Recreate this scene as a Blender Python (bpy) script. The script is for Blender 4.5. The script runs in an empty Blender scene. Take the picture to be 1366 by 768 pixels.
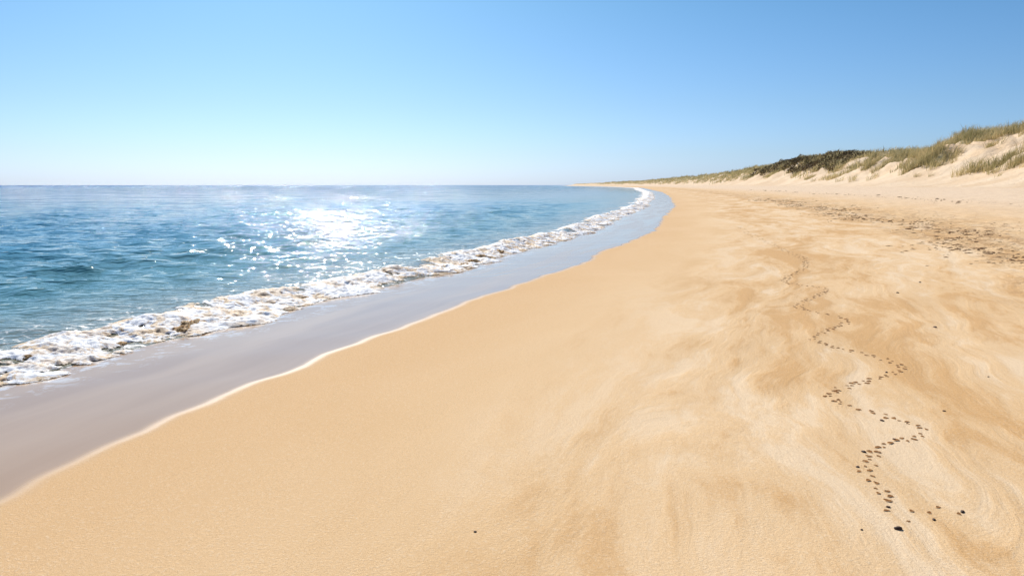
import bpy, math, random
import numpy as np
from mathutils import Vector, Matrix

random.seed(7); rng = np.random.default_rng(7)
scene = bpy.context.scene
scene.view_settings.view_transform = 'Standard'
scene.view_settings.look = 'None'
scene.view_settings.exposure = 0

# ---------------------------------------------------------------- noise
def _grad(ix, iy, seed):
    h = (ix.astype(np.int64) * 374761393 + iy.astype(np.int64) * 668265263 + seed * 974711) & 0xffffffff
    h = ((h ^ (h >> 13)) * 1274126177) & 0xffffffff
    h = h ^ (h >> 16)
    a = (h & 0xffff) / 65535.0 * 2 * np.pi
    return np.cos(a), np.sin(a)

def pnoise(x, y, seed=0):
    x, y = np.broadcast_arrays(np.asarray(x, float), np.asarray(y, float))
    ix = np.floor(x); iy = np.floor(y); fx = x - ix; fy = y - iy
    u = fx**3 * (fx * (fx * 6 - 15) + 10); v = fy**3 * (fy * (fy * 6 - 15) + 10)
    def d(ox, oy):
        gx, gy = _grad(ix + ox, iy + oy, seed)
        return gx * (fx - ox) + gy * (fy - oy)
    a = d(0, 0) * (1 - u) + d(1, 0) * u
    b = d(0, 1) * (1 - u) + d(1, 1) * u
    return (a * (1 - v) + b * v) * 1.5

def fbm(x, y, octv=4, seed=0, gain=.5):
    r = 0; a = 1; 
    for i in range(octv):
        r = r + a * pnoise(x * 2**i, y * 2**i, seed + i * 17); a *= gain
    return r

def sstep(a, b, x):
    t = np.clip((x - a) / (b - a), 0, 1)
    return t * t * (3 - 2 * t)

# ---------------------------------------------------------------- plan of the shore (metres)
TY = [-40, 0, 3.9, 4.75, 5.91, 7.5, 9.2, 10.6, 12.8, 16.6, 19.2, 24, 29.2, 39.5, 60, 113, 186, 480, 1000, 2500, 3300, 4500, 7000, 12000]
TX = [-12, -3.7, -2.72, -2.58, -2.30, -1.80, -1.17, -.68, .22, 1.78, 2.35, 4.2, 5.75, 8.1, 13.2, 24, 37.5, 84, 128, 165, 420, 2500, 8000, 16000]
_key = np.arcsinh(np.array(TY) / 4.0)
_ks = np.linspace(_key[0], _key[-1], 6000)
_xs = np.interp(4 * np.sinh(_ks), TY, TX)
_k = np.exp(-np.linspace(-2.5, 2.5, 61)**2); _k /= _k.sum()
_xs2 = np.convolve(np.pad(_xs, 30, mode='edge'), _k, mode='valid')

def shore(Y):
    Y = np.asarray(Y, float)
    b = np.interp(np.arcsinh(Y / 4.0), _ks, _xs2)
    w = .06 * pnoise(Y * .8, Y * 0 + 3.3, 5) + .035 * pnoise(Y * 2.1, Y * 0 + 1.3, 6)
    w = w * (1 + np.clip(Y, 0, 80) * .05)
    return b + w * np.clip((3000 - Y) / 500, 0, 1)

CY = [-50, 40, 70, 90, 113, 135, 150, 172, 200, 250, 300, 400, 600, 1000, 2000, 12000]
CH = [6.5, 7.6, 8.3, 8.4, 8.0, 7.3, 6.9, 7.7, 9.0, 8.9, 8.2, 7.6, 7.2, 6.4, 6.0, 5.5]

def height(X, Y, s=None):
    if s is None: s = X - shore(Y)
    sea = np.maximum(.026 * s, -3.0)
    z = np.where(s < 0, sea, .008 * s)
    z = z + 1.40 * sstep(5, 31, s)
    foot = 29.5 + 2.4 * pnoise(Y / 23.0, Y * 0, 11)
    d = s - foot
    crest = np.interp(Y, CY, CH) - 1.6
    up = sstep(-3, 18, d)
    n = fbm(X / 11.0, Y / 15.0, 5, 24, .58)
    z = z + up * (crest + n * 1.4 * sstep(3, 14, d))
    hol = fbm(X / 5.0, Y / 8.0, 4, 31, .6)
    z = z + sstep(2, 8, d) * (1 - sstep(13, 21, d)) * 1.0 * hol
    # small undulation of the dry beach
    dry = sstep(1.0, 5, s) * (1 - sstep(60, 100, s))
    z = z + dry * (.014 * fbm(s / 1.2, Y / 3.0, 3, 41))
    rough = sstep(7.5, 11, s) * (1 - .7 * sstep(24, 30, s))
    z = z + rough * .035 * fbm(X / .8, Y / .9, 3, 51) * (1 - sstep(60, 200, Y))
    return z

def swell(s, Y):
    "rise of the little breaker at the edge of the sea"
    c = -3.40 + .35 * pnoise(Y / 3.0, Y * 0, 61)
    a = .12 + .10 * pnoise(Y / 2.3, Y * 0, 62)
    return a * np.exp(-((s - c) / .40)**2)

# ---------------------------------------------------------------- mesh helper
def finish_mesh(me, attrs, smooth):
    me.update(calc_edges=True)
    if smooth: me.polygons.foreach_set('use_smooth', np.ones(len(me.polygons), bool))
    for k, v in (attrs or {}).items():
        a = me.attributes.new(k, 'FLOAT', 'POINT'); a.data.foreach_set('value', np.asarray(v).reshape(-1).astype(np.float32))

def poly_object(name, V, F, attrs=None, smooth=False):
    me = bpy.data.meshes.new(name)
    V = np.asarray(V, np.float32); F = np.asarray(F, np.int32); k = F.shape[1]
    me.vertices.add(len(V)); me.vertices.foreach_set('co', V.reshape(-1))
    me.loops.add(F.size); me.loops.foreach_set('vertex_index', F.reshape(-1))
    me.polygons.add(len(F)); me.polygons.foreach_set('loop_start', np.arange(0, F.size, k, dtype=np.int32))
    finish_mesh(me, attrs, smooth)
    ob = bpy.data.objects.new(name, me); scene.collection.objects.link(ob)
    return ob

def grid_object(name, P, attrs=None, smooth=True):
    nr, nc = P.shape[:2]
    idx = np.arange(nr * nc).reshape(nr, nc)
    f = np.stack([idx[:-1, :-1], idx[:-1, 1:], idx[1:, 1:], idx[1:, :-1]], -1).reshape(-1, 4)
    return poly_object(name, P.reshape(-1, 3), f, attrs, smooth)

# ---------------------------------------------------------------- material helper
class M:
    def __init__(s, name):
        s.m = bpy.data.materials.new(name); s.m.use_nodes = True
        s.t = s.m.node_tree; s.n = s.t.nodes; s.n.clear()
        s.out = s.n.new('ShaderNodeOutputMaterial')
    def link(s, a, b): s.t.links.new(a, b)
    def setin(s, sock, v):
        if isinstance(v, bpy.types.NodeSocket): s.link(v, sock)
        else:
            if isinstance(v, (tuple, list)) and len(v) == 3 and sock.type == 'RGBA': v = (*v, 1)
            sock.default_value = v
    def math(s, op, a, b=0.0, c=None, clamp=False):
        n = s.n.new('ShaderNodeMath'); n.operation = op; n.use_clamp = clamp
        s.setin(n.inputs[0], a); s.setin(n.inputs[1], b)
        if c is not None: s.setin(n.inputs[2], c)
        return n.outputs[0]
    def mul(s, a, b): return s.math('MULTIPLY', a, b)
    def mix(s, f, a, b):
        n = s.n.new('ShaderNodeMix'); n.data_type = 'RGBA'
        s.setin(n.inputs[0], f); s.setin(n.inputs[6], a); s.setin(n.inputs[7], b)
        return n.outputs[2]
    def mixf(s, f, a, b):
        n = s.n.new('ShaderNodeMix'); n.data_type = 'FLOAT'
        s.setin(n.inputs[0], f); s.setin(n.inputs[2], a); s.setin(n.inputs[3], b)
        return n.outputs[0]
    def rng(s, v, a, b, c=0.0, d=1.0, smooth=True):
        n = s.n.new('ShaderNodeMapRange'); n.interpolation_type = 'SMOOTHSTEP' if smooth else 'LINEAR'
        s.setin(n.inputs[0], v); n.inputs[1].default_value = a; n.inputs[2].default_value = b
        s.setin(n.inputs[3], c); s.setin(n.inputs[4], d)
        return n.outputs[0]
    def attr(s, name):
        n = s.n.new('ShaderNodeAttribute'); n.attribute_name = name; return n.outputs['Fac']
    def pos(s):
        return s.n.new('ShaderNodeNewGeometry').outputs['Position']
    def comb(s, x, y, z=0.0):
        n = s.n.new('ShaderNodeCombineXYZ'); s.setin(n.inputs[0], x); s.setin(n.inputs[1], y); s.setin(n.inputs[2], z)
        return n.outputs[0]
    def sep(s, v):
        n = s.n.new('ShaderNodeSeparateXYZ'); s.link(v, n.inputs[0]); return n.outputs
    def mapv(s, v, sc=(1, 1, 1), rot=0.0, loc=(0, 0, 0)):
        n = s.n.new('ShaderNodeMapping'); s.link(v, n.inputs[0]); n.inputs['Scale'].default_value = sc
        n.inputs['Rotation'].default_value = (0, 0, rot); n.inputs['Location'].default_value = loc
        return n.outputs[0]
    def noise(s, v, scale, det=4, rough=.5, dist=0.0):
        n = s.n.new('ShaderNodeTexNoise'); s.link(v, n.inputs['Vector']); n.inputs['Scale'].default_value = scale
        n.inputs['Detail'].default_value = det; n.inputs['Roughness'].default_value = rough
        n.inputs['Distortion'].default_value = dist
        return n.outputs['Fac']
    def voro(s, v, scale, feature='F1'):
        n = s.n.new('ShaderNodeTexVoronoi'); n.feature = feature; s.link(v, n.inputs['Vector'])
        n.inputs['Scale'].default_value = scale
        return n.outputs['Distance']
    def bump(s, h, strength=1.0, dist=.01, nrm=None):
        n = s.n.new('ShaderNodeBump'); s.setin(n.inputs['Strength'], strength); s.setin(n.inputs['Distance'], dist)
        s.link(h, n.inputs['Height'])
        if nrm is not None: s.link(nrm, n.inputs['Normal'])
        return n.outputs[0]
    def pbsdf(s, col, rough, nrm=None, spec=.5, ior=1.45):
        n = s.n.new('ShaderNodeBsdfPrincipled'); s.setin(n.inputs['Base Color'], col)
        s.setin(n.inputs['Roughness'], rough); s.setin(n.inputs['Specular IOR Level'], spec)
        n.inputs['IOR'].default_value = ior
        if nrm is not None: s.link(nrm, n.inputs['Normal'])
        return n
    def done(s, sh):
        s.link(sh, s.out.inputs[0]); return s.m

# ---- sand
def sand_material():
    m = M('beach_sand')
    s = m.attr('shore_dist'); P = m.pos(); X, Y, Z = m.sep(P)
    sy = m.comb(s, Y)
    # streaks of dry and damp sand left by the last tide
    big = m.noise(m.mapv(sy, (.45, .16, 1), .22), 1.0, 4, .5, .5)
    mid = m.noise(m.mapv(sy, (1.15, .34, 1), .50, (3, 7, 0)), 1.0, 6, .62, .95)
    fine = m.noise(m.mapv(sy, (5, 1.2, 1), .42, (1, 2, 0)), 1.0, 5, .7, .45)
    dampzone = m.mul(m.rng(s, 1.6, 4.2), m.rng(s, 7.5, 13, 1.0, .25))
    st = m.math('ADD', m.mul(big, .26), m.mul(mid, .54))
    st = m.math('ADD', st, m.mul(fine, .20))
    damp = m.mul(m.rng(st, .49, .575), dampzone)
    pale = m.mul(m.rng(st, .49, .42), dampzone)
    base = m.mix(m.rng(big, .35, .65), (.89, .610, .335), (.84, .555, .285))
    base = m.mix(m.rng(s, .0, 2.5, .5, 0.0), base, (.78, .475, .225))
    col = m.mix(m.mul(damp, .74), base, (.69, .385, .145))
    col = m.mix(m.mul(pale, .66), col, (.97, .75, .50))
    upper = m.rng(s, 11, 20)
    col = m.mix(upper, col, (.88, .67, .46))
    gr = m.noise(P, 230.0, 2, .7)
    col = m.mix(m.rng(gr, .35, .60, .40, 0.0), col, (.40, .23, .105))
    gr2 = m.noise(P, 60.0, 3, .8)
    col = m.mix(m.rng(gr2, .5, .72, 0.0, .32), col, (.97, .82, .60))
    # wrack / trampled belts
    tr = m.noise(P, 1.9, 5, .68, .4)
    wander = m.math('ADD', s, m.mul(m.math('SUBTRACT', big, .5), 4.0))
    belt = m.mul(m.rng(wander, 7.8, 9.2), m.rng(wander, 10.6, 14, 1.0, .22))
    tdark = m.mul(m.rng(tr, .50, .60), belt)
    col = m.mix(m.mul(tdark, .70), col, (.46, .26, .12))
    # wet sand
    edge = m.math('ADD', s, m.mul(m.math('SUBTRACT', m.noise(P, 1.6, 3), .5), .08))
    wet = m.rng(edge, .10, -.14)
    wst = m.noise(m.mapv(sy, (1.6, .20, 1), .05), 1.0, 4, .5, .4)
    wetcol = m.mix(m.rng(wst, .3, .7), (.50, .310, .160), (.56, .365, .205))
    col2 = m.mix(wet, col, wetcol)
    rim = m.mul(m.rng(edge, -.040, -.012), m.rng(edge, .014, .0))
    rimn = m.rng(m.noise(P, 2.0, 4, .7), .45, .72)
    col2 = m.mix(m.mul(m.mul(rim, rimn), .25), col2, (.88, .78, .66))
    lace = m.mul(m.rng(edge, -1.5, -2.3), m.rng(m.noise(P, 3.0, 6, .75, .5), .50, .60))
    col2 = m.mix(m.mul(lace, .75), col2, (.88, .86, .83))
    wr = m.mixf(m.rng(wst, .35, .65), .10, .17)
    rough = m.mixf(wet, .95, wr)
    dryk = m.rng(edge, -.05, .05)
    b2 = m.bump(m.math('ADD', m.mul(gr, .3), m.mul(gr2, .8)), m.mul(dryk, .75), .008)
    b3 = m.bump(mid, m.mul(m.rng(s, 1.5, 4.5), .45), .08, b2)
    b3 = m.bump(fine, m.mul(m.rng(s, .5, 4.5, .25, 1.0), m.mul(dryk, .45)), .012, b3)
    b4 = m.bump(tr, m.mul(belt, .95), .20, b3)
    b5 = m.bump(wst, m.mul(wet, .15), .010, b4)
    spec = m.mixf(wet, .10, .40)
    return m.done(m.pbsdf(col2, rough, b5, spec).outputs[0])
MAT_SAND = sand_material()

def dune_material():
    m = M('dune_sand')
    P = m.pos()
    a = m.noise(P, .16, 4, .6, .5)
    col = m.mix(m.rng(a, .35, .65), (.86, .66, .45), (.78, .56, .35))
    b = m.noise(P, 1.4, 5, .7)
    col = m.mix(m.rng(b, .52, .72, 0, .35), col, (.48, .33, .19))
    bp = m.bump(b, .7, .30)
    veg = m.attr('veg')
    gc = m.mix(m.rng(b, .35, .65), (.22, .19, .075), (.50, .41, .21))
    n2 = m.noise(P, .5, 4, .75)
    vf = m.rng(m.math('ADD', veg, m.mul(m.math('SUBTRACT', n2, .5), 1.4)), .50, .70)
    col = m.mix(m.mul(vf, .78), col, gc)
    return m.done(m.pbsdf(col, .95, bp, .1).outputs[0])
MAT_DUNE = dune_material()

def sea_material():
    m = M('sea_water')
    s = m.attr('shore_dist'); P = m.pos()
    off = m.mul(s, -1.0)
    c1 = m.mix(m.rng(off, 2.5, 8), (.22, .20, .12), (.065, .200, .195))
    c1 = m.mix(m.rng(off, 6, 20), c1, (.022, .175, .255))
    c1 = m.mix(m.rng(off, 25, 120), c1, (.008, .150, .320))
    c1 = m.mix(m.rng(off, 150, 1200), c1, (.002, .090, .28))
    vv = m.noise(m.mapv(P, (1, 1.3, 1)), 1.4, 5, .72, 1.2)
    vo = m.voro(P, 5.0, 'DISTANCE_TO_EDGE')
    lace = m.mul(m.rng(vo, .10, .02), m.rng(vv, .50, .60))
    lace = m.mul(m.math('MAXIMUM', lace, m.rng(vv, .60, .66)), m.rng(off, 6.2, 3.8))
    col = m.mix(m.mul(lace, .85), c1, (.88, .88, .86))
    r = m.mixf(lace, m.rng(off, 80, 900, .045, .17), .6)
    w1 = m.noise(m.mapv(P, (.6, 1.15, 1), .12), 2.6, 2, .5, .2)
    w3 = m.noise(m.mapv(P, (.6, 1.1, 1), -.2), 7.5, 2, .5)
    w2 = m.noise(m.mapv(P, (.9, 1.0, 1), -.3), 1.1, 4, .68)
    w4 = m.noise(m.mapv(P, (1.0, 1.0, 1), .1), .32, 5, .72)
    w5 = m.noise(m.mapv(P, (.7, 1.0, 1), .25), .10, 8, .74)
    b = m.bump(w4, m.rng(off, 40, 150), 1.7)
    b = m.bump(w2, m.rng(off, 8, 40, .0, 1.0), .42, b)
    b = m.bump(w1, m.rng(off, 3, 12, .4, 1.0), .145, b)
    b = m.bump(w3, m.rng(off, 4, 30, .8, 1.0), .045, b)
    p = m.pbsdf(col, r, b, m.rng(off, 50, 500, .5, .36), 1.33)
    # matt blue noise patches paint wave faces that lose the sky reflection, more with distance
    d = m.n.new('ShaderNodeBsdfDiffuse'); m.setin(d.inputs[0], m.mix(m.rng(off, 60, 600), (.030, .200, .36), (.020, .135, .34)))
    painted_face = m.rng(m.math('ADD', m.mul(w5, .6), m.mul(w4, .4)), .45, .56)
    fac = m.math('ADD', m.mul(painted_face, m.rng(off, 14, 50, 0.0, .50)), m.rng(off, 150, 1500, 0.0, .34), clamp=True)
    mx = m.n.new('ShaderNodeMixShader'); m.link(fac, mx.inputs[0])
    m.link(p.outputs[0], mx.inputs[1]); m.link(d.outputs[0], mx.inputs[2])
    return m.done(mx.outputs[0])
MAT_SEA = sea_material()

def foam_material():
    m = M('surf_froth')
    P = m.pos(); h = m.attr('lump'); s = m.attr('shore_dist')
    n = m.noise(P, 2.6, 6, .72, .8)
    n2 = m.noise(P, 16, 5, .8, .3)
    n3 = m.noise(P, .60, 3, .6, .3)
    col = m.mix(m.rng(n2, .35, .6), (.88, .87, .85), (.985, .985, .985))
    br = m.mul(m.rng(n, .44, .55), m.rng(n3, .36, .50))
    br = m.mul(br, m.rng(h, 1.2, .4, .55, 1.0))
    col = m.mix(m.mul(br, .88), col, (.66, .42, .18))
    vo = m.voro(P, 34.0)
    b = m.bump(n2, .6, .026)
    b = m.bump(vo, .4, .006, b)
    p = m.pbsdf(col, .6, b, .3)
    p.inputs['Subsurface Weight'].default_value = .65
    p.inputs['Subsurface Radius'].default_value = (1, 1, 1)
    p.inputs['Subsurface Scale'].default_value = .05
    a = m.n.new('ShaderNodeBsdfTransparent')
    n4 = m.noise(P, 6.5, 5, .8, .6)
    hole = m.rng(m.math('ADD', m.mul(h, 1.0), n4), .66, .54)
    mx2 = m.n.new('ShaderNodeMixShader'); m.link(hole, mx2.inputs[0])
    m.link(p.outputs[0], mx2.inputs[1]); m.link(a.outputs[0], mx2.inputs[2])
    return m.done(mx2.outputs[0])
MAT_FOAM = foam_material()

def tint_mat(name, a, b, rough=.9, transl=0.0, spec=.2, bump=None):
    m = M(name); t = m.attr('tint')
    n = m.noise(m.pos(), 1.5, 3)
    col = m.mix(m.math('ADD', m.mul(t, .7), m.mul(m.rng(n, .3, .7), .3)), a, b)
    bp = m.bump(m.noise(m.pos(), bump[0], 4, .6), .8, bump[1]) if bump else None
    p = m.pbsdf(col, rough, bp, spec)
    if transl > 0:
        tr = m.n.new('ShaderNodeBsdfTranslucent'); m.setin(tr.inputs[0], col)
        mx = m.n.new('ShaderNodeMixShader'); mx.inputs[0].default_value = transl
        m.link(p.outputs[0], mx.inputs[1]); m.link(tr.outputs[0], mx.inputs[2])
        return m.done(mx.outputs[0])
    return m.done(p.outputs[0])
MAT_GRASS = tint_mat('marram_grass', (.20, .185, .06), (.80, .64, .35), .8, .42)
MAT_SCRUB = tint_mat('scrub_leaves', (.050, .042, .024), (.17, .115, .06), .8, .2)
MAT_WEED = tint_mat('brown_seaweed', (.38, .20, .065), (.90, .62, .30), .6, .25, .2, (25, .02))
MAT_WEEDDRY = tint_mat('dry_seaweed', (.13, .065, .028), (.36, .20, .095), .9, .2, .1)
MAT_PRINT = tint_mat('damp_turned_sand', (.20, .082, .026), (.42, .20, .070), .95, 0, .05, (90, .004))
MAT_RIMSAND = tint_mat('print_rim_sand', (.62, .39, .19), (.80, .54, .30), .95, 0, .1, (200, .003))
MAT_STONE = tint_mat('dark_pebble', (.06, .032, .018), (.15, .08, .045), .6, 0, .3, (120, .002))

# ---------------------------------------------------------------- ground and dunes
def geo(a, b, n): return np.exp(np.linspace(math.log(a), math.log(b), n))
cols = np.concatenate([-geo(4000, 6.05, 50), np.arange(-6, 12, .07), geo(12, 60, 170), geo(60.8, 6000, 60)])
rows = np.concatenate([np.arange(-30, 2, .5), geo(2, 11000, 760)])
S, YY = np.meshgrid(cols, rows)
XX = shore(YY) + S
ZZ = height(XX, YY, S)
P = np.stack([XX, YY, ZZ], -1)
foot_col = int(np.searchsorted(cols, 26.0))

def vegmask(X, Y, s):
    d = s - 29
    n = fbm(X / 4.5, Y / 7.0, 3, 71)
    far = sstep(130, 300, Y)
    v = sstep(5, 13, d + 5 * n) * .54 + .50 * n + far * .32 * sstep(1, 7, d) 
    return np.clip(v, 0, 1) * sstep(1, 4, d)
V = vegmask(XX, YY, S)

ground = grid_object('ground', P[:, :foot_col + 1], {'shore_dist': S[:, :foot_col + 1]})
ground.data.materials.append(MAT_SAND)
ground['kind'] = 'structure'; ground['category'] = 'sand'
ground['label'] = 'golden sand beach with damp streaks and a wet swash edge'
dune = grid_object('dune', P[:, foot_col:], {'veg': V[:, foot_col:]})
dune.data.materials.append(MAT_DUNE)
dune['kind'] = 'structure'; dune['category'] = 'dune'
dune['label'] = 'pale sand dunes with grassy tops behind the beach'

# ---------------------------------------------------------------- sea
SEA = -.062
rr = geo(3.0, 14000, 900)
aa = np.radians(np.concatenate([np.linspace(-100, -48, 80)[:-1], np.linspace(-48, 24, 760)]))
A, R = np.meshgrid(aa, rr)
X0 = R * np.sin(A); Y0 = R * np.cos(A)
s0 = X0 - shore(Y0)
dz = np.zeros_like(X0); dx = np.zeros_like(X0); dy = np.zeros_like(X0)
spacing = R * .0095
for i in range(80):
    lam = .20 * (2.4 / .20)**(rng.random())
    th = math.radians(-92 + rng.normal(0, 34))         # travel direction
    k = 2 * math.pi / lam; kx, ky = math.cos(th) * k, math.sin(th) * k
    amp = .0062 * lam**.58 * (.6 + .8 * rng.random())
    lod = sstep(1.6, 4.0, lam / spacing)
    if not lod.any(): continue
    nr_ = int((lod[:, 0] > 0).sum())
    sl = slice(0, nr_)
    ph = kx * X0[sl] + ky * Y0[sl] + rng.random() * 6.28
    c_, s_ = np.cos(ph) * lod[sl], np.sin(ph) * lod[sl]
    dz[sl] += amp * c_
    dx[sl] -= .8 * amp * math.cos(th) * s_; dy[sl] -= .8 * amp * math.sin(th) * s_
gust = 1 + .25 * fbm(X0 / 22.0, Y0 / 14.0, 2, 81)
fade = sstep(3.6, 12, -s0) * .8 + .2 * sstep(3.0, 4.2, -s0)
dz = dz * fade * gust
Xs = X0 + dx * fade; Ys = Y0 + dy * fade
Zs = SEA + dz + swell(s0, Y0)
# a few low swells lining up with the shore
for c, a, w_ in [(-7.5, .035, .7), (-13.5, .025, 1.1)]:
    cc = c + 1.0 * pnoise(Y0 / 9.0, Y0 * 0 + c, 2)
    e = sstep(-.1, .3, pnoise(Y0 / 9.0, X0 * 0 + c * 3, 92)) * (1 - sstep(22, 40, Y0))
    t = (s0 - cc) / w_
    Zs += a * e * np.exp(-np.where(t > 0, t * 1.7, t)**2)
Zs = np.where(s0 > -2.5, SEA - .09 * sstep(-2.5, -1.8, s0), Zs)
Zs = np.where(s0 > 0, np.minimum(Zs, height(X0, Y0, s0) - .4), Zs)
sea = grid_object('sea', np.stack([Xs, Ys, Zs], -1), {'shore_dist': s0})
sea.data.materials.append(MAT_SEA)
sea['kind'] = 'structure'; sea['category'] = 'sea'
sea['label'] = 'choppy turquoise sea glittering in the sun up to the horizon'

# ---------------------------------------------------------------- breaking surf
fy = np.concatenate([geo(2.0, 3.0, 50)[:-1], geo(3.0, 70, 1350), geo(70.6, 2600, 380)])
fs = np.linspace(0, 1, 170)
T, FY = np.meshgrid(fs, fy)
front = -2.25 + .50 * pnoise(FY / 2.1, FY * 0, 101) + .26 * pnoise(FY / .7, FY * 0, 102) + .10 * pnoise(FY / .2, FY * 0, 103)
wid = 1.75 + 1.2 * pnoise(FY / 2.9, FY * 0, 104) + .5 * pnoise(FY / 9.0, FY * 0, 105) + np.clip(FY - 60, 0, 240) * .012
FS = front - (1 - T) * wid
FX = shore(FY) + FS
base = np.maximum(height(FX, FY, FS), SEA + swell(FS, FY))
env = sstep(0, .22, 1 - T) * sstep(0, .45, T)
lump = fbm(FX / .32, FY / .32, 4, 111, .53)
bil = 1 - np.abs(fbm(FX / .15, FY / .15, 3, 112, .5))
big_ = pnoise(FX / 1.1, FY / 1.1, 114)
h = env * (.028 + .035 * lump + .028 * (bil - .6) + .044 * big_)
h = h - .006 + .010 * env - .03 * (1 - sstep(0, .06, 1 - T)) - .04 * (1 - sstep(0, .14, T))
FZ = base + h
foam = grid_object('surf_foam', np.stack([FX, FY, FZ], -1), {'shore_dist': FS, 'lump': np.clip(h / .07, 0, 1)})
foam.data.materials.append(MAT_FOAM)
foam['kind'] = 'stuff'; foam['category'] = 'foam'
foam['label'] = 'white and sandy brown foam of a small wave breaking along the shore'

# ---------------------------------------------------------------- dune grass
def blades(cx, cy, sc, nb, spread, hgt, wid):
    n = len(cx); N = n * nb
    bx = np.repeat(cx, nb); by = np.repeat(cy, nb); s_ = np.repeat(sc, nb)
    ang = rng.random(N) * 2 * np.pi; rad = np.sqrt(rng.random(N)) * spread * s_
    x = bx + np.cos(ang) * rad; y = by + np.sin(ang) * rad
    z = height(x, y) - .05
    L = hgt * s_ * (.55 + .6 * rng.random(N)); lean = (.25 + .55 * rng.random(N))
    la = ang + rng.normal(0, .7, N) 
    wdir = rng.random(N) * np.pi; w = wid * s_ * (.6 + .8 * rng.random(N))
    wx, wy = np.cos(wdir) * w, np.sin(wdir) * w
    mx, my = x + np.cos(la) * L * lean * .35 + .10 * L, y + np.sin(la) * L * lean * .35
    tx, ty = x + np.cos(la) * L * lean + .28 * L, y + np.sin(la) * L * lean
    V = np.empty((N, 5, 3))
    V[:, 0] = np.stack([x - wx, y - wy, z], -1); V[:, 1] = np.stack([x + wx, y + wy, z], -1)
    V[:, 2] = np.stack([mx + wx * .7, my + wy * .7, z + L * .6], -1); V[:, 3] = np.stack([mx - wx * .7, my - wy * .7, z + L * .6], -1)
    V[:, 4] = np.stack([tx, ty, z + L], -1)
    i = np.arange(N)[:, None] * 5
    F = np.concatenate([i + [0, 1, 2], i + [0, 2, 3], i + [3, 2, 4]])
    tt = np.repeat(rng.normal(.5, .32, n), nb)
    tint = np.repeat(np.clip(tt + rng.normal(0, .2, N), 0, 1), 5)
    return V.reshape(-1, 3), F, tint

def scatter(n, y0, y1, s0_, s1_, thr):
    Y = np.exp(rng.uniform(math.log(y0), math.log(y1), n)); s = rng.uniform(s0_, s1_, n)
    X = shore(Y) + s
    v = vegmask(X, Y, s) + rng.normal(0, .07, n)
    ok = v > thr
    return X[ok], Y[ok]
parts = []
for (n, y0, y1, sa, sb, thr, nb, sp, hg, wd) in [
    (5000, 60, 140, 32, 54, .46, 40, .60, 1.20, .018),
    (6000, 140, 330, 30, 58, .44, 18, .8, 1.05, .035),
    (6000, 330, 1500, 29, 70, .36, 8, 2.0, 1.3, .10)]:
    gx, gy = scatter(n, y0, y1, sa, sb, thr)
    sc = .6 + .9 * rng.random(len(gx))**1.5
    parts.append(blades(gx, gy, sc, nb, sp, hg, wd))
gy = rng.uniform(70, 170, 110); gs = rng.uniform(31, 44, 110); gx = shore(gy) + gs
parts.append(blades(gx, gy, .6 + .8 * rng.random(110), 34, .5, .95, .018))
off = 0; Vs = []; Fs = []; Ts = []
for v, f, t in parts:
    Vs.append(v); Fs.append(f + off); Ts.append(t); off += len(v)
grass = poly_object('dune_grass', np.concatenate(Vs), np.concatenate(Fs), {'tint': np.concatenate(Ts)})
grass.data.materials.append(MAT_GRASS)
grass['kind'] = 'stuff'; grass['category'] = 'grass'
grass['label'] = 'straw green marram grass covering the sand dunes'

# dark scrub on the middle dune
N = 52000
yc = rng.uniform(165, 300, N); sc_ = rng.uniform(36, 56, N); xc = shore(yc) + sc_
clump = fbm(xc / 4.0, yc / 9.0, 3, 131)
mask = (.45 * clump + .5 * sstep(36, 41, sc_) - .8 * sstep(265, 300, yc)) > .10
xc, yc, clump = xc[mask], yc[mask], clump[mask]; N = len(xc)
zc = height(xc, yc) + rng.random(N)**.7 * (.6 + .5 * np.clip(clump + .5, .1, 1.2))
q = rng.normal(0, 1, (N, 3, 3)) * .17
Vq = np.stack([xc, yc, zc], -1)[:, None, :] + q
scrub = poly_object('dune_scrub', Vq.reshape(-1, 3), np.arange(N * 3).reshape(-1, 3), {'tint': np.repeat(rng.random(N), 3)})
scrub.data.materials.append(MAT_SCRUB)
scrub['kind'] = 'stuff'; scrub['category'] = 'bushes'
scrub['label'] = 'low dark brown green scrub on top of a sand dune'

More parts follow.
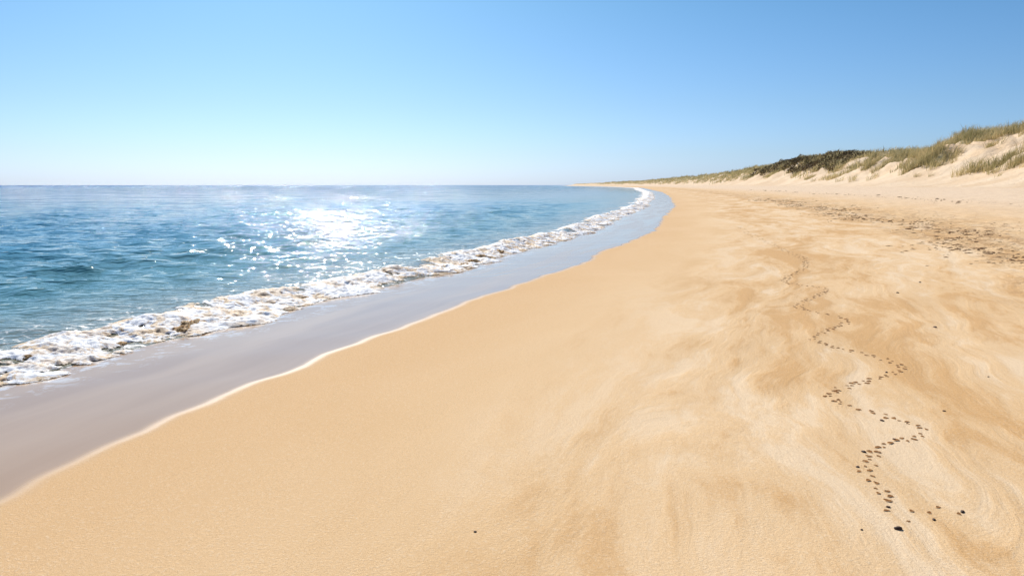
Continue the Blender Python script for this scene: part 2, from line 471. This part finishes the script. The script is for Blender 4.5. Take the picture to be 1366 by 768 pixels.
# ---------------------------------------------------------------- seaweed clumps
def weed_mesh(seed, mat, n=46, tall=1.0):
    r = np.random.default_rng(seed); V = []; F = []; T = []
    nu, nv = 28, 11
    for j in range(nv):
        for i in range(nu):
            a = i / nu * 2 * math.pi; e = j / (nv - 1) * math.pi / 2
            ca, sa = math.cos(a) * math.cos(e), math.sin(a) * math.cos(e); se = math.sin(e)
            k1 = float(pnoise(ca * 1.9 + seed, sa * 1.9 + se * 1.3, seed)); k2 = float(pnoise(ca * 5 + seed, sa * 5 + se * 4, seed + 9))
            f = 1 + .55 * k1 + .38 * k2
            V.append((.34 * ca * f, .24 * sa * f, .20 * tall * se * (1 + .6 * k2 + .4 * k1) - .02)); T.append(min(1, max(0, .45 + .8 * k2 + .2 * r.random())))
    for j in range(nv - 1):
        for i in range(nu):
            F.append((j * nu + i, j * nu + (i + 1) % nu, (j + 1) * nu + (i + 1) % nu, (j + 1) * nu + i))
    for _ in range(n):       # fronds
        a = r.random() * 6.28; rad = r.random() * .34
        p = np.array([math.cos(a) * rad, math.sin(a) * rad * .7, (.02 + .17 * tall * (1 - rad / .4)) * r.uniform(.6, 1.2)])
        dirv = a + r.normal(0, .9); L = r.uniform(.08, .2); w = r.uniform(.008, .022); up = r.uniform(.0, .07) * tall
        base = len(V); t = r.random(); seg = 4
        for k in range(seg + 1):
            f = k / seg
            dirv += r.normal(0, .3)
            c = p + np.array([math.cos(dirv) * L * f, math.sin(dirv) * L * f, up * math.sin(f * 2.6) - .05 * f * f])
            c[2] = max(c[2], .003)
            sx, sy_ = -math.sin(dirv) * w * (1 - .6 * f), math.cos(dirv) * w * (1 - .6 * f)
            V.append((c[0] - sx, c[1] - sy_, c[2])); V.append((c[0] + sx, c[1] + sy_, c[2] + r.uniform(-.01, .015))); T += [t, t]
        for k in range(seg):
            F.append((base + 2 * k, base + 2 * k + 1, base + 2 * k + 3, base + 2 * k + 2))
    ob = poly_object('seaweed_clump', V, F, {'tint': T}, True)
    me = ob.data; me.materials.append(mat); bpy.data.objects.remove(ob)
    return me
wet_meshes = [weed_mesh(i, MAT_WEED, 30, .55) for i in range(4)]
dry_meshes = [weed_mesh(10 + i, MAT_WEEDDRY, 34, .6) for i in range(5)]

def place(name, me, x, y, z, rot, sc, label, cat, group=None):
    ob = bpy.data.objects.new(name, me); scene.collection.objects.link(ob)
    ob.location = (x, y, z); ob.rotation_euler = (0, 0, rot); ob.scale = sc if isinstance(sc, tuple) else (sc,) * 3
    ob['label'] = label; ob['category'] = cat
    if group: ob['group'] = group
    return ob

def surfz(x, y):
    s = x - float(shore(y)); return max(float(height(np.float64(x), np.float64(y))), SEA + float(swell(np.float64(s), np.float64(y))))
surf_weed = [(7.7, -2.85, .28), (8.05, -2.75, .24), (8.85, -2.75, .50), (9.15, -2.85, .62), (9.5, -2.75, .42), (10.9, -2.85, .34),
             (11.4, -2.85, .30), (7.25, -3.0, .28), (16.4, -2.7, .42), (17.0, -2.8, .55), (18.0, -2.8, .62), (19.2, -2.75, .66), (20.5, -2.8, .5), (22.5, -2.7, .45), (13.2, -2.9, .3)]
for i, (y, s, k) in enumerate(surf_weed):
    x = float(shore(y)) + s
    place('seaweed_clump', wet_meshes[i % 4], x, y, surfz(x, y) + .005, i * 1.3, (k * .95, k * .95, k * .9),
          'wet golden brown seaweed clump tumbling in the breaking foam', 'seaweed', 'seaweed clumps washed about in the surf')
def wrack_point():
    while True:
        if random.random() < .85:
            y = math.exp(random.uniform(math.log(14.5), math.log(80)))
            s = random.gauss(9.6 + .6 * math.sin(y * .3) + .4 * math.sin(y * .9), .45) + (random.random() < .15) * random.uniform(-1.5, 3.0); a = 0
        else:
            y = math.exp(random.uniform(math.log(24), math.log(150))); s = random.gauss(17.0, .5); a = 1
        x = float(shore(y)) + s
        if x / y < .76: return x, y, a
for cnt in range(270):
    x, y, a = wrack_point()
    k = random.uniform(.07, .24) * (1 + y * .010) if not a else random.uniform(.2, .5)
    place('seaweed_clump', dry_meshes[cnt % 5], x, y, float(height(np.float64(x), np.float64(y))) - .005, random.uniform(0, 6.28), (k * 1.2, k, k * .65),
          'small dried brown seaweed clump stranded on dry sand', 'seaweed', 'dried seaweed scattered along the high tide line')
# uncountable crumbs of the same wrack
oct_v = np.array([(1, 0, 0), (0, 1, 0), (-1, 0, 0), (0, -1, 0), (0, 0, .6), (.6, .6, .3), (-.6, .5, .35)])
oct_f = np.array([(0, 5, 4), (5, 1, 4), (1, 6, 4), (6, 2, 4), (2, 3, 4), (3, 0, 4)])
Vd = []; Fd = []; Td = []
for i in range(1000):
    x, y, a = wrack_point()
    k = random.uniform(.012, .040) * (1 + y * .015); r_ = random.uniform(0, 6.28)
    v = oct_v * np.array([k * random.uniform(.8, 1.8), k, k * .7]) * rng.uniform(.7, 1.3, (7, 1))
    c, s_ = math.cos(r_), math.sin(r_)
    z = float(height(np.float64(x), np.float64(y)))
    Vd.append(np.stack([v[:, 0] * c - v[:, 1] * s_ + x, v[:, 0] * s_ + v[:, 1] * c + y, v[:, 2] + z - .001], -1)); Fd.append(oct_f + i * 7); Td += [random.random()] * 7
debris = poly_object('seaweed_debris', np.concatenate(Vd), np.concatenate(Fd), {'tint': np.array(Td)})
debris.data.materials.append(MAT_WEEDDRY)
debris['kind'] = 'stuff'; debris['category'] = 'seaweed'; debris['label'] = 'crumbs of dried brown seaweed strewn along the tide line'

# ---------------------------------------------------------------- animal tracks in the sand
def print_mesh(seed):
    r = np.random.default_rng(seed); V = []; F = []; T = []; nu = 16
    rings = [(1.5, -.002), (1.22, .002), (1.05, .0032), (.90, .0022), (.5, .0012), (.02, .0010)]
    ph = r.random(4) * 6.28
    mats = []
    for j, (q, z) in enumerate(rings):
        for i in range(nu):
            a = i / nu * 2 * math.pi
            w = 1 + .18 * math.sin(2 * a + ph[0]) + .14 * math.sin(3 * a + ph[1]) + .09 * math.sin(5 * a + ph[2])
            zz = z + (r.normal(0, .0007) if 0 < j < 4 else 0)
            zz += .003 * max(0, math.sin(a + 3.14)) * (1 if j in (1, 2) else 0)
            V.append((q * w * .020 * math.cos(a), q * w * .022 * math.sin(a), zz)); T.append(r.random())
    for j in range(len(rings) - 1):
        for i in range(nu):
            F.append((j * nu + i, j * nu + (i + 1) % nu, (j + 1) * nu + (i + 1) % nu, (j + 1) * nu + i)); mats.append(0 if j < 1 else 1)
    ob = poly_object('footprint', V, F, {'tint': T}, True); me = ob.data
    me.materials.append(MAT_RIMSAND); me.materials.append(MAT_PRINT)
    me.polygons.foreach_set('material_index', np.array(mats, np.int32)); bpy.data.objects.remove(ob)
    return me
pm = [print_mesh(i) for i in range(8)]
trail = [(2.02, 3.74), (2.03, 3.92), (2.08, 4.14), (2.34, 4.52), (2.80, 4.82), (2.70, 5.19), (2.50, 5.62), (2.78, 5.98), (3.50, 6.50), (3.58, 6.98),
         (3.26, 7.76), (3.58, 8.31), (4.18, 9.1), (3.98, 10.18), (5.08, 11.8), (4.80, 12.9), (6.4, 16.0), (7.3, 20.4), (8.3, 26), (10.8, 38)]
tp = []
for i in range(len(trail) - 1):
    a = np.array(trail[max(i - 1, 0)]); b = np.array(trail[i]); c = np.array(trail[i + 1]); d = np.array(trail[min(i + 2, len(trail) - 1)])
    for t in np.linspace(0, 1, 40, endpoint=False):
        tp.append(.5 * ((2 * b) + (-a + c) * t + (2 * a - 5 * b + 4 * c - d) * t * t + (-a + 3 * b - 3 * c + d) * t**3))
tp = np.array(tp); seg = np.hypot(*np.diff(tp, axis=0).T); cum = np.concatenate([[0], np.cumsum(seg)])
pos = 0; side = 1; np_ = 0
def put_print(px, py, k):
    place('footprint', pm[np_ % 8], px, py, float(height(np.float64(px), np.float64(py))) + .0015, random.uniform(0, 6.28), k,
          'small dark animal footprint pressed into the damp sand', 'footprint', 'winding trail of small animal footprints across the beach')
for px, py in [(2.06, 3.62), (2.14, 3.60), (2.22, 3.66), (1.98, 3.50), (2.28, 3.58), (1.93, 3.62)]:
    put_print(px, py, random.uniform(.30, .5)); np_ += 1
while pos < cum[-1] and np_ < 298:
    x = np.interp(pos, cum, tp[:, 0]); y = np.interp(pos, cum, tp[:, 1])
    x2 = np.interp(pos + .05, cum, tp[:, 0]); y2 = np.interp(pos + .05, cum, tp[:, 1])
    dx_, dy_ = x2 - x, y2 - y; L = math.hypot(dx_, dy_) + 1e-6
    o = side * random.uniform(.004, .030) * (1 + .05 * y) * (1 + .06 * max(y - 10, 0)); side = -side
    jt = .006 * (1 + .08 * y) * (1 + .10 * max(y - 10, 0))
    px, py = x - dy_ / L * o + random.gauss(0, jt), y + dx_ / L * o + random.gauss(0, jt)
    k = random.uniform(.30, .66) * (1.0 + .040 * min(y, 16))
    put_print(px, py, k)
    np_ += 1; pos += random.uniform(.026, .058) * (1 + .085 * max(y - 3, 0) + .13 * max(y - 12, 0)) * (1 if random.random() > .06 else 2.0)

# ---------------------------------------------------------------- pebbles
def pebble_mesh(seed):
    import bmesh
    bm = bmesh.new(); bmesh.ops.create_icosphere(bm, subdivisions=3, radius=1)
    r = np.random.default_rng(seed); o = r.random(2) * 50
    for v in bm.verts:
        f = 1 + .22 * float(pnoise(v.co.x * 1.1 + o[0], v.co.y * 1.1 + v.co.z + o[1], seed)) + .05 * float(pnoise(v.co.x * 4, v.co.y * 4 + v.co.z * 3, seed))
        v.co = Vector((v.co.x * f * 1.25, v.co.y * f * .9, v.co.z * f * .6))
    me = bpy.data.meshes.new('pebble'); bm.to_mesh(me); bm.free()
    me.polygons.foreach_set('use_smooth', np.ones(len(me.polygons), bool))
    a = me.attributes.new('tint', 'FLOAT', 'POINT'); a.data.foreach_set('value', np.full(len(me.vertices), r.random(), np.float32))
    me.materials.append(MAT_STONE); return me
pbm = [pebble_mesh(i) for i in range(4)]
for i, (x, y, k) in enumerate([(1.885, 3.415, .016), (2.31, 3.60, .011), (4.90, 8.42, .018), (-.18, 3.42, .007), (1.70, 3.40, .006), (2.12, 3.52, .009),
                               (2.62, 5.06, .012), (2.05, 4.2, .009), (3.35, 6.45, .012), (5.9, 11.2, .02), (3.2, 5.3, .009), (4.1, 6.2, .008), (6.9, 12.4, .02), (2.2, 4.44, .012),
                               (1.96, 3.66, .009), (2.5, 4.66, .010)]):
    place('pebble', pbm[i % 4], x, y, float(height(np.float64(x), np.float64(y))) + k * .25, i * .9, k,
          'small rounded dark brown pebble lying on smooth sand', 'pebble', 'loose pebbles scattered on the sand')

# ---------------------------------------------------------------- light and sky
EL, AZ = math.radians(38), math.radians(-17)
sd = Vector((math.cos(EL) * math.sin(AZ), math.cos(EL) * math.cos(AZ), math.sin(EL)))
li = bpy.data.lights.new('sun', 'SUN'); li.energy = 5.0; li.angle = math.radians(.5); li.color = (1, .96, .89)
lo = bpy.data.objects.new('sun', li); lo.rotation_euler = sd.to_track_quat('Z', 'Y').to_euler(); scene.collection.objects.link(lo)
w = bpy.data.worlds.new('World'); scene.world = w; w.use_nodes = True
nt = w.node_tree; bg = nt.nodes['Background']
sk = nt.nodes.new('ShaderNodeTexSky'); sk.sky_type = 'NISHITA'; sk.sun_disc = False
sk.sun_elevation = EL; sk.sun_rotation = AZ; sk.air_density = 1.0; sk.dust_density = .8; sk.ozone_density = 2.0
# clear maritime air: bluer than the default atmosphere, by elevation
tc = nt.nodes.new('ShaderNodeTexCoord'); sx = nt.nodes.new('ShaderNodeSeparateXYZ'); nt.links.new(tc.outputs['Generated'], sx.inputs[0])
cr = nt.nodes.new('ShaderNodeValToRGB'); nt.links.new(sx.outputs[2], cr.inputs[0])
el = cr.color_ramp.elements
el[0].position = 0.0; el[0].color = (.62, .91, 1.72, 1)
el[1].position = .6; el[1].color = (.52, .75, 1.0, 1)
for p_, c_ in [(.04, (.57, .81, 1.30, 1)), (.10, (.52, .76, 1.09, 1)), (.23, (.42, .73, .97, 1))]:
    e_ = el.new(p_); e_.color = c_
mu = nt.nodes.new('ShaderNodeMix'); mu.data_type = 'RGBA'; mu.blend_type = 'MULTIPLY'; mu.inputs[0].default_value = 1
nt.links.new(sk.outputs[0], mu.inputs[6]); nt.links.new(cr.outputs[0], mu.inputs[7])
nt.links.new(mu.outputs[2], bg.inputs[0]); bg.inputs[1].default_value = .10

# ---------------------------------------------------------------- camera
cam = bpy.data.cameras.new('camera'); cam.lens = 26; cam.sensor_width = 36; cam.clip_start = .05; cam.clip_end = 40000
co = bpy.data.objects.new('camera', cam); scene.collection.objects.link(co)
co.location = (0, 0, 1.7); co.rotation_euler = (math.radians(90 - 7.9), 0, 0)
scene.camera = co
print('prints', np_, 'end', pos)
